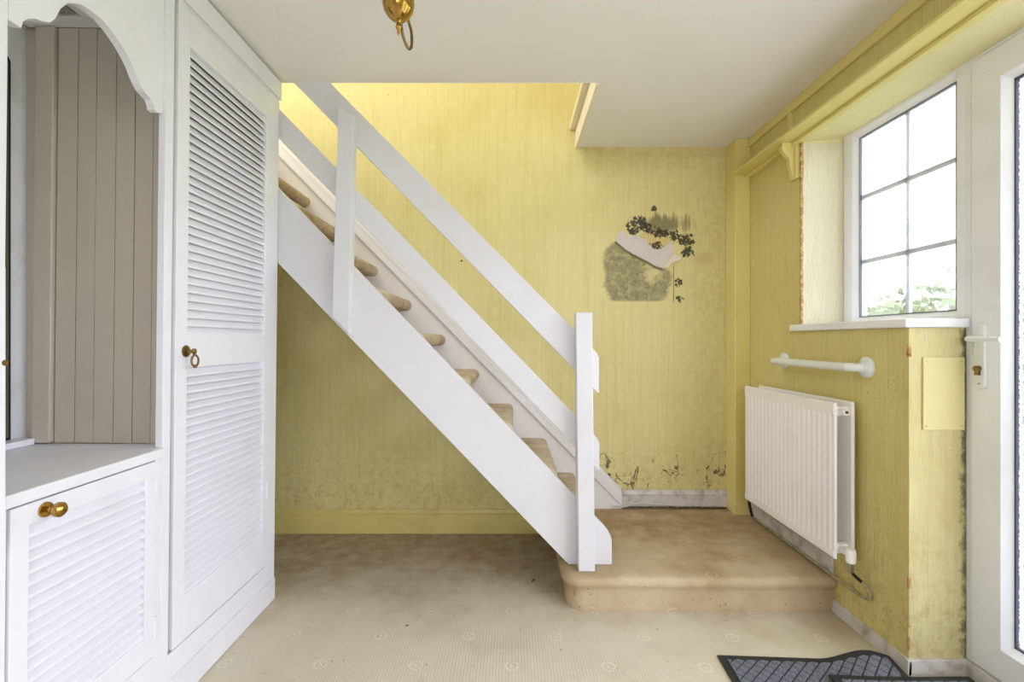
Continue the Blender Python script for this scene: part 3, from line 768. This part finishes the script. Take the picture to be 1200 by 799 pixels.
for z in (RZ0 + 0.03, RZ1 - 0.035):
    for y in (RY0 + 0.02, RY1 - 0.05):
        b = MB(); b.box(RX + 0.012, 1.314, y, y + 0.03, z - 0.018, z + 0.018); b.build('connector', M['radiator'], rad, bevel=0.004)
b = MB(); b.tube([(1.283, RY0 + 0.03, RZ1 - 0.035), (1.283, RY0 - 0.012, RZ1 - 0.035)], 0.013, 12); b.build('vent_plug', M['radiator'], rad)
b = MB(); b.tube([(1.283, RY0 - 0.010, RZ1 - 0.035), (1.283, RY0 - 0.016, RZ1 - 0.035)], 0.006, 6); b.build('plug_screw', M['gasket'], rad)
b = MB()
b.tube([(1.283, RY0 + 0.025, RZ0 + 0.03), (1.283, RY0 - 0.02, RZ0 + 0.03)], 0.012, 12)
b.lathe([(0.013, -0.03), (0.017, -0.026), (0.018, 0.012), (0.016, 0.022), (0.006, 0.026)], (1.283, RY0 - 0.035, RZ0 + 0.03), 'z', 16)
b.build('valve', M['radiator'], rad)
b = MB(); b.lathe([(0.010, -0.034), (0.011, -0.03), (0.011, 0.0)], (1.283, RY0 - 0.035, RZ0 + 0.0), 'z', 6); b.build('valve_nut', M['chrome'], rad)
b = MB(); b.tube([(1.283, RY0 - 0.035, RZ0 - 0.03), (1.306, RY0 - 0.03, RZ0 - 0.055), (1.332, RY0 - 0.026, 0.212)], 0.006, 10); b.build('valve_tail', M['black_pipe'], rad)
b = MB(); b.tube([(1.331, 1.852, 0.216), (1.336, 1.822, 0.192), (1.337, 1.815, 0.175), (1.336, 1.828, 0.163), (1.334, 1.86, 0.156), (1.332, 1.946, 0.157), (1.331, 2.03, 0.156), (1.329, 2.09, 0.1585), (1.328, 2.3, 0.160), (1.328, 2.70, 0.161)], 0.006, 10)
b.build('pipe', M['copper'], rad)
b = MB(); b.tube([(1.283, RY1 - 0.02, RZ0 + 0.03), (1.283, RY1 + 0.035, RZ0 + 0.02), (1.29, RY1 + 0.05, 0.24), (1.31, RY1 + 0.06, 0.176)], 0.008, 10); b.build('far_valve', M['black_pipe'], rad)

# ------------------------------------------------------------------ grab rail
gr = thing('grab_rail', 'white plastic grab rail mounted on the wall under window board', 'grab rail', (XR, 2.12, 1.03))
b = MB(); b.tube([(XR - 0.012, 2.405, 1.032), (XR - 0.040, 2.405, 1.032), (XR - 0.058, 2.392, 1.032), (XR - 0.064, 2.36, 1.032), (XR - 0.064, 2.12, 1.031), (XR - 0.064, 1.895, 1.030), (XR - 0.058, 1.862, 1.030), (XR - 0.040, 1.848, 1.030), (XR - 0.012, 1.848, 1.030)], 0.0165, 16)
b.build('bar', M['rail_plastic'], gr)
for y, z in ((2.405, 1.032), (1.848, 1.030)):
    b = MB(); b.lathe([(0.040, 0.0), (0.040, -0.008), (0.034, -0.014), (0.022, -0.017), (0.019, -0.026)], (XR, y, z), 'x', 28); b.build('flange', M['rail_plastic'], gr)

# ------------------------------------------------------------------ cupboards on the left
LEAN = 0.011
XC = -1.045
D_ = 0.50                                        # carcass depth
def louvres(door, x, y0, y1, z0, z1, n, dep=0.013):
    """n tilted slats between y0 and y1, outer edge low; first is built, others share its mesh"""
    pit = (z1 - z0) / n
    first = None
    for i in range(n):
        zc = z1 - (i + 0.5) * pit
        if first is None:
            b = MB()
            h = pit * 0.60; t = 0.0035
            # cross-section in x,z: outer (room side) edge down
            P = [(x + 0.001, zc - h), (x + 0.001, zc - h + 2 * t), (x - dep, zc + h), (x - dep, zc + h - 2 * t)]
            b.prism(P, 'y', y0, y1)
            first = b.build('slat', M['white_paint'], door, origin=(x, (y0 + y1) / 2, zc)); z_first = zc
        else:
            clone(first, (first.location.x, first.location.y, first.location.z + zc - z_first), door)

tall = thing('tall_cupboard', 'tall white cupboard with full-height louvred door and tarnished ring pull', 'cupboard', (XC, 1.80, 0), (0, LEAN, 0))
ty0, ty1 = 1.441, 2.135
b = MB()
b.box(XC - 0.022, XC, ty0, 1.475, 0, ZC - 0.012)                    # left stile
b.box(XC - 0.022, XC, 2.052, ty1, 0, ZC - 0.012)                    # right stile
b.box(XC - 0.022, XC, 1.475, 2.052, 2.176, ZC - 0.012)              # head
b.box(XC - 0.022, XC, 1.475, 2.052, 0, 0.176)                       # foot
b.build('face_frame', M['white_paint'], tall, bevel=0.002)
b = MB()
b.box(XC - D_, XC - 0.022, ty1 - 0.018, ty1, 0, ZC - 0.012); b.box(XC - D_, XC - D_ + 0.01, 1.52, ty1 - 0.018, 0, ZC - 0.012)
b.box(XC - D_, XC - 0.022, 1.504, 1.52, 0, ZC - 0.012); b.box(XC - D_, XC - 0.022, 1.52, ty1 - 0.018, 2.20, 2.22); b.box(XC - D_, XC - 0.022, 1.52, ty1 - 0.018, 0.06, 0.08)
b.build('carcass', M['greige'], tall)
b = MB(); b.box(XC, XC + 0.010, 1.442, ty1 + 0.004, 2.186, ZC - 0.012); b.build('cornice', M['white_paint'], tall, bevel=0.004)
b = MB(); b.box(XC, XC + 0.005, 1.442, ty1, 0.002, 0.098); b.build('plinth', M['white_paint'], tall, bevel=0.003)
# door: frame as one joinery piece, slats below it
def door_frame(x, y0, y1, z0, z1, ly0, ly1, spans):
    b = MB()
    b.box(x - 0.022, x + 0.005, y0, ly0, z0, z1); b.box(x - 0.022, x + 0.005, ly1, y1, z0, z1)
    zz = [z0] + [v for s_ in spans for v in s_] + [z1]
    for i in range(0, len(zz), 2): b.box(x - 0.022, x + 0.005, ly0, ly1, zz[i], zz[i + 1])
    return b
td = door_frame(XC, 1.486, 2.046, 0.184, 2.170, 1.540, 2.016, [(0.329, 1.045), (1.153, 2.061)]).build('door', M['white_paint'], tall, bevel=0.0015)
louvres(td, XC, 1.540, 2.016, 0.329, 1.045, 27, 0.021)
louvres(td, XC, 1.540, 2.016, 1.153, 2.061, 34)
# ring pull
hx, hy_, hz = XC + 0.005, 1.532, 1.098
b = MB(); b.lathe([(0.019, 0.0), (0.0185, 0.003), (0.012, 0.005), (0.014, 0.007), (0.006, 0.009), (0.005, 0.022), (0.009, 0.024), (0.009, 0.030), (0.003, 0.033)], (hx, hy_, hz), 'x', 20)
R = []
for i in range(25):
    t = PI / 2 + 0.35 + (2 * PI - 0.7) * i / 24
    R.append((hx + 0.026 + 0.004, hy_ + 0.0165 * math.cos(t), hz - 0.030 + 0.0175 * math.sin(t)))
R = [(hx + 0.026, hy_ , hz - 0.004)] + R + [(hx + 0.026, hy_, hz - 0.004)]
b.tube(R, 0.0032, 8, 2)
b.lathe([(0.001, -0.006), (0.006, -0.003), (0.006, 0.003), (0.001, 0.006)], (hx + 0.030, hy_, hz - 0.047), 'y', 10)
o = b.build('ring_pull', M['old_brass'], td); o['label'] = 'tarnished brass ring pull'
for z in (0.50, 1.78):
    b = MB(); b.tube([(XC + 0.007, 2.049, z - 0.035), (XC + 0.007, 2.049, z + 0.035)], 0.004, 8); b.build('hinge', M['white_paint'], tall)

low = thing('low_cupboard', 'low white cupboard with louvred door and round brass knob', 'cupboard', (XC, 1.22, 0), (0, LEAN, 0))
ly0_, ly1_ = 0.985, 1.441
b = MB()
b.box(XC - 0.022, XC, ly0_, 0.998, 0, 0.785); b.box(XC - 0.022, XC, 1.414, ly1_ - 0.001, 0, 0.785)
b.box(XC - 0.022, XC, 0.998, 1.414, 0, 0.212)
b.build('face_frame', M['white_paint'], low, bevel=0.002)
b = MB(); b.box(XC - 0.43, XC - 0.022, ly0_, 1.0, 0, 0.778); b.box(XC - 0.44, XC - 0.43, ly0_, 1.44, 0, 0.778); b.box(XC - 0.43, XC - 0.022, 1.0, 1.44, 0.06, 0.08)
b.build('carcass', M['greige'], low)
b = MB(); b.box(XC, XC + 0.005, ly0_, 1.440, 0.002, 0.098); b.build('plinth', M['white_paint'], low, bevel=0.003)
ld = door_frame(XC, 1.001, 1.411, 0.218, 0.782, 1.040, 1.372, [(0.290, 0.736)]).build('door', M['white_paint'], low, bevel=0.0015)
louvres(ld, XC, 1.040, 1.372, 0.290, 0.736, 17, 0.022)
b = MB(); b.lathe([(0.017, 0.0), (0.016, 0.004), (0.007, 0.007), (0.007, 0.018), (0.013, 0.022), (0.0165, 0.029), (0.016, 0.036), (0.010, 0.042), (0.001, 0.044)], (XC + 0.005, 1.075, 0.758), 'x', 24)
o = b.build('knob', M['brass'], ld); o['label'] = 'round brass knob'
for z in (0.30, 0.70):
    b = MB(); b.tube([(XC + 0.006, 1.4125, z - 0.03), (XC + 0.006, 1.4125, z + 0.03)], 0.003, 8); b.build('hinge', M['white_paint'], low)

b = MB(); b.box(XC - 0.44, XC + 0.020, 0.985, 1.440, 0.787, 0.815); b.box(XC - 0.44, XC - 0.024, 1.440, 1.500, 0.787, 0.815)
tag(b.build('worktop', M['white_paint'], bevel=0.003), 'white painted shelf top over the low cupboard in the alcove', 'worktop')

# alcove over the worktop
alc = thing('display_alcove', 'white arched alcove surround with scalloped valance and greige boarded side', 'alcove', (XC, 1.22, 0.815), (0, LEAN, 0))
va = [(0.999, 1.79), (1.025, 1.79), (1.029, 1.806), (1.039, 1.818), (1.055, 1.829), (1.071, 1.834), (1.088, 1.842), (1.101, 1.860), (1.113, 1.890), (1.130, 1.914), (1.149, 1.928), (1.170, 1.938), (1.190, 1.940),
      (1.225, 1.940), (1.256, 1.930), (1.285, 1.914), (1.312, 1.905 - 0.012), (1.328, 1.876), (1.340, 1.858), (1.350, 1.845), (1.365, 1.832), (1.385, 1.826), (1.397, 1.822), (1.404, 1.812), (1.408, 1.798), (1.420, 1.796), (1.441, 1.806)]
f_ = 0.985
b = MB(); b.prism([(0.999, ZC - 0.02)] + va + [(1.440, ZC - 0.02)], 'x', XC - 0.022, XC); b.build('valance', M['white_paint'], alc)
b = MB(); b.box(XC - 0.022, XC, 0.955, 0.999, 0.817, ZC - 0.02); b.build('left_stile', M['white_paint'], alc, bevel=0.002)
b = MB(); b.box(XC, XC + 0.010, 0.955, 1.440, 2.186, ZC - 0.02); b.build('cornice', M['white_paint'], alc, bevel=0.004)
# vertical boards on the side of the tall cupboard, seen in the alcove
edges = [-1.075, -1.118, -1.174, -1.233, -1.293, -1.350, -1.413]
for i, (r_, l_) in enumerate(zip(edges, edges[1:])):
    b = MB(); g0 = 0.0006 + 0.0005 * ((i * 7) % 3); b.box(l_ + g0, r_ - g0, 1.490, 1.503, 0.816, 2.085); b.build('board', M['greige'], tall, bevel=0.0008)
b = MB(); b.box(-1.472, -1.416, 1.478, 1.503, 0.816, 2.085); b.build('corner_strip', M['greige'], tall, bevel=0.003)
b = MB(); b.box(-1.075, XC - 0.022, 1.488, 1.503, 0.816, 2.085); b.build('edge_board', M['greige'], tall, bevel=0.002)
b = MB(); b.box(-1.503, -1.352, 0.96, 1.440, 2.086, 2.10); b.build('top_board', M['white_paint'], alc)
b = MB(); b.box(-1.286, XC - 0.023, 0.96, 1.440, 2.086, 2.10); b.build('top_board', M['white_paint'], alc)
b = MB(); b.box(-1.503, XC - 0.023, 1.441, 1.489, 2.086, 2.10); b.build('top_batten', M['white_paint'], tall)
b = MB(); b.box(-1.503, XC - 0.023, 0.96, 1.440, 2.13, 2.14); b.build('void_cover', M['dark'], alc)  # near-black sheet painted in for the shade above the slot
b = MB(); b.box(XL, -1.503, 0.955, 1.56, 0, ZC)
structure(b.build('wall_alcove', mat('rough_white_wall', (226, 227, 234), 0.8, var=0.4, vscale=9, dark=(190, 186, 184), bump=0.4, bscale=30)))
b = MB(); b.box(-1.503, -1.45, 1.30, 1.478, 0.816, 0.835)
tag(b.build('ledge', M['white_paint'], bevel=0.002), 'small white ledge under the mirror at the back of the alcove', 'ledge')
# mirror with dark edge on the back of the alcove
mi = thing('mirror', 'dark-edged greenish mirror standing at the back of the alcove', 'mirror', (-1.495, 1.28, 0.836))
def slab(y0, y1, z0, z1, r=0.02):
    return [(y0, z0), (y1, z0)] + [(y1 - r + r * math.cos(PI / 2 * k / 5), z1 - r + r * math.sin(PI / 2 * k / 5)) for k in range(6)] + [(y0, z1)]
b = MB(); b.prism(slab(1.02, 1.446, 0.837, 1.975), 'x', -1.500, -1.490)
b.build('frame', M['dark'], mi)
b = MB(); b.prism(slab(1.028, 1.438, 0.845, 1.967), 'x', -1.490, -1.488)
b.build('mirror_glass', M['mirror'], mi)
# grey strip let into the alcove top
b = MB(); b.box(-1.351, -1.296, 0.97, 1.430, 2.088, 2.11)
b.build('grey_panel', M['grey_fitting'], alc, bevel=0.002)['label'] = 'grey panel let into the alcove top'
# upright with a round catch hole at the near edge
hb = thing('catch_batten', 'white upright batten with a round catch hole at the left edge', 'batten', (-1.0, 0.957, 0.85))
b = MB(); b.prism(lozenge(0.940, 0.964, 0.72, 1.285), 'x', -1.03, -1.002); b.build('batten_bar', M['white_paint'], hb, bevel=0.003)
b = MB(); b.lathe([(0.006, 0.0), (0.006, 0.001)], (-1.002, 0.961, 1.087), 'x', 14); b.build('catch_hole', M['old_brass'], hb)

# ------------------------------------------------------------------ brass ceiling light
cl = thing('ceiling_light', 'polished brass hanging light with egg-shaped body, finial and hooked arm', 'ceiling light', (-0.327, 1.4, ZC))
cx, cy = -0.327, 1.40
b = MB(); b.lathe([(0.001, 2.048), (0.010, 2.050), (0.020, 2.055), (0.032, 2.066), (0.042, 2.082), (0.046, 2.102), (0.044, 2.122), (0.035, 2.138), (0.022, 2.146), (0.014, 2.152), (0.012, 2.17)], (cx, cy, 0), 'z', 32); b.build('body', M['brass'], cl)
b = MB(); b.lathe([(0.001, 2.010), (0.0035, 2.013), (0.0045, 2.018), (0.003, 2.022), (0.006, 2.027), (0.0085, 2.033), (0.006, 2.040), (0.005, 2.044), (0.008, 2.047), (0.010, 2.051)], (cx, cy, 0), 'z', 20); b.build('finial', M['brass'], cl)
b = MB(); b.tube([(cx, cy, 2.16), (cx, cy, 2.25)], 0.007, 12); b.build('stem', M['brass'], cl)
b = MB(); b.lathe([(0.008, 2.235), (0.03, 2.245), (0.045, 2.262), (0.048, 2.275)], (cx, cy, 0), 'z', 28); b.build('ceiling_rose', M['brass'], cl)
b = MB(); b.tube([(-0.327, 1.42, 2.085), (-0.328, 1.455, 2.052), (-0.322, 1.475, 2.031), (-0.316, 1.49, 2.025), (-0.311, 1.505, 2.042), (-0.312, 1.51, 2.085), (-0.319, 1.50, 2.115), (-0.325, 1.46, 2.135), (-0.326, 1.41, 2.145)], 0.0045, 10, 8); b.build('arm', M['old_brass'], cl)

# ------------------------------------------------------------------ door mats
def door_mat(name, label, X0, X1, Y0, Y1, rot, zf, zbase):
    """ribbed mat: rubber base with a border, raised pile lozenges"""
    t = thing(name, label, 'mat', ((X0 + X1) / 2, (Y0 + Y1) / 2, zbase))
    cxm, cym = X1, Y1
    ca, sa = math.cos(rot), math.sin(rot)
    def T(x, y, z):
        dx, dy = x - X0, y - Y1
        xx, yy = X0 + dx * ca - dy * sa, Y1 + dx * sa + dy * ca
        return (xx, yy, zbase + zf(x, y) + z)
    b = MB(); NX, NY = 36, 14
    top = [[b.b.verts.new(T(X0 + (X1 - X0) * i / NX, Y0 + (Y1 - Y0) * j / NY, 0.006)) for i in range(NX + 1)] for j in range(NY + 1)]
    bot = [[b.b.verts.new(T(X0 + (X1 - X0) * i / NX, Y0 + (Y1 - Y0) * j / NY, 0.0005)) for i in range(NX + 1)] for j in range(NY + 1)]
    for j in range(NY):
        for i in range(NX):
            b.b.faces.new((top[j][i], top[j][i + 1], top[j + 1][i + 1], top[j + 1][i])); b.b.faces.new((bot[j][i], bot[j + 1][i], bot[j + 1][i + 1], bot[j][i + 1]))
    for i in range(NX):
        b.b.faces.new((bot[0][i], bot[0][i + 1], top[0][i + 1], top[0][i])); b.b.faces.new((bot[NY][i + 1], bot[NY][i], top[NY][i], top[NY][i + 1]))
    for j in range(NY):
        b.b.faces.new((bot[j + 1][0], bot[j][0], top[j][0], top[j + 1][0])); b.b.faces.new((bot[j][NX], bot[j + 1][NX], top[j + 1][NX], top[j][NX]))
    b.smooth = True
    b.build('rubber_base', M['rubber'], t)
    b = MB(); e = 0.026
    F = [[b.b.verts.new(T(X0 + e + (X1 - X0 - 2 * e) * i / NX, Y0 + e + (Y1 - Y0 - 2 * e) * j / NY, 0.0072)) for i in range(NX + 1)] for j in range(NY + 1)]
    for j in range(NY):
        for i in range(NX): b.b.faces.new((F[j][i], F[j][i + 1], F[j + 1][i + 1], F[j + 1][i]))
    b.build('pile_field', M['mat_field'], t)
    b = MB()
    s_ = 0.021
    nx, ny = int((X1 - X0) / s_) + 2, int((Y1 - Y0) / s_) + 2
    def cl_(x, y): return min(max(x, X0 + e), X1 - e), min(max(y, Y0 + e), Y1 - e)
    for i in range(nx):
        for j in range(ny):
            if (i + j) % 2: continue
            x, y = X0 + i * s_, Y0 + j * s_
            if x < X0 + e - s_ * 0.3 or x > X1 - e + s_ * 0.3 or y < Y0 + e - s_ * 0.3 or y > Y1 - e + s_ * 0.3: continue
            r, r2 = s_ * 0.95, s_ * 0.74
            lo = [T(*cl_(x + dx, y + dy), 0.004) for dx, dy in ((r, 0), (0, r), (-r, 0), (0, -r))]
            if len(set((round(q_[0], 4), round(q_[1], 4)) for q_ in lo)) < 4: continue
            hi = [T(*cl_(x + dx, y + dy), 0.0105) for dx, dy in ((r2, 0), (0, r2), (-r2, 0), (0, -r2))]
            b.hull8(lo, hi)
    p = b.build('pile_lozenges', M['mat_pile'], t); p['kind'] = 'stuff'
    return t
def wave(x, y):
    d = max(0.0, 1 - abs(x - 1.245) / 0.16)
    return 0.036 * (d * d * (3 - 2 * d)) * max(0.0, min(1.0, (y - 1.60) / 0.13))
door_mat('door_mat', 'slate grey lozenge-pattern mat with rippled black edge lying on the carpet', 0.735, 1.327, 0.85, 1.742, -0.055, wave, 0.0)
def flat(x, y): return 0.0175 + 0.003 * math.sin(x * 9)
door_mat('door_mat', 'second black-edged mat overlapping the rippled mat in front of door', 1.048, 1.50, 0.75, 1.612, -0.03, flat, 0.002)

# ------------------------------------------------------------------ litter on the carpet
litter = [(625, 680, 0.030, 'curled brown leaf scrap lying on carpet near the stair foot'), (477, 733, 0.014, 'small dark crumb on carpet in the middle foreground')]
for u, v, s_, lb in litter:
    Y = 570 * 1.13 / (v - 399); X = (u - 600) / 570 * Y
    b = MB(); a = random.uniform(0.5, 0.9)
    P = [(-s_ / 2, 0), (-s_ / 4, s_ * .12), (s_ / 4, s_ * .14), (s_ / 2, 0.02 * s_), (s_ / 4, -s_ * .12), (-s_ / 5, -s_ * .09)]
    c_, n_ = math.cos(a), math.sin(a)
    lo = [b.b.verts.new((X + p[0] * c_ - p[1] * n_, Y + p[0] * n_ + p[1] * c_, 0.0005 + 0.10 * s_ * abs(p[0] / s_))) for p in P]
    hi = [b.b.verts.new((w.co.x, w.co.y, w.co.z + 0.003)) for w in lo]
    b.b.faces.new(lo[::-1]); b.b.faces.new(hi)
    for i in range(6): b.b.faces.new((lo[i], lo[(i + 1) % 6], hi[(i + 1) % 6], hi[i]))
    tag(b.build('leaf_scrap', M['leaf_litter']), lb, 'litter')

# ------------------------------------------------------------------ garden outside
b = MB(); b.box(1.7, 40, -30, 40, -0.25, -0.15); structure(b.build('ground', M['grass']))
b = MB(); b.box(1.66, 2.5, -4, 6, -0.15, -0.10); structure(b.build('bounce_strip', mat('pale_bounce', (206, 200, 190), 0.9, var=0.4, vscale=3)))  # unseen pale strip added to bounce daylight up onto the window soffit
rnd = random.Random(3)
verts, faces = [], []
blobs = []
for i in range(20):
    y = 4.6 + i * 0.42
    blobs.append((5.6 + rnd.uniform(-0.5, 0.7), y + rnd.uniform(-0.2, 0.2), 0.75 + rnd.uniform(-0.1, 0.25), rnd.uniform(0.6, 0.85), rnd.uniform(0.75, 1.05)))
for (bx, by, bz, r, rz) in blobs:
    for k in range(620):
        u_, w_ = rnd.uniform(-1, 1), rnd.uniform(0, 2 * PI); s = math.sqrt(1 - u_ * u_); q_ = rnd.uniform(0.72, 1.06)
        c = Vector((bx + r * s * math.cos(w_) * q_, by + r * s * math.sin(w_) * q_, bz + rz * u_ * q_))
        if c.z < -0.1: continue
        d1 = Vector((rnd.gauss(0, 1), rnd.gauss(0, 1), rnd.gauss(0, 1))).normalized(); d2 = d1.cross(Vector((rnd.gauss(0, 1), rnd.gauss(0, 1), rnd.gauss(0, 1)))).normalized()
        L = rnd.uniform(0.05, 0.10); B_ = L * 0.5
        i0 = len(verts)
        verts += [tuple(c - d1 * L), tuple(c + d2 * B_), tuple(c + d1 * L), tuple(c - d2 * B_)]
        faces.append((i0, i0 + 1, i0 + 2, i0 + 3))
me = bpy.data.meshes.new('hedge'); me.from_pydata(verts, [], faces); me.materials.append(M['leaves'])
hd = bpy.data.objects.new('hedge', me); COL.objects.link(hd)
tag(hd, 'leafy green garden hedge seen through the lower window panes', 'hedge')
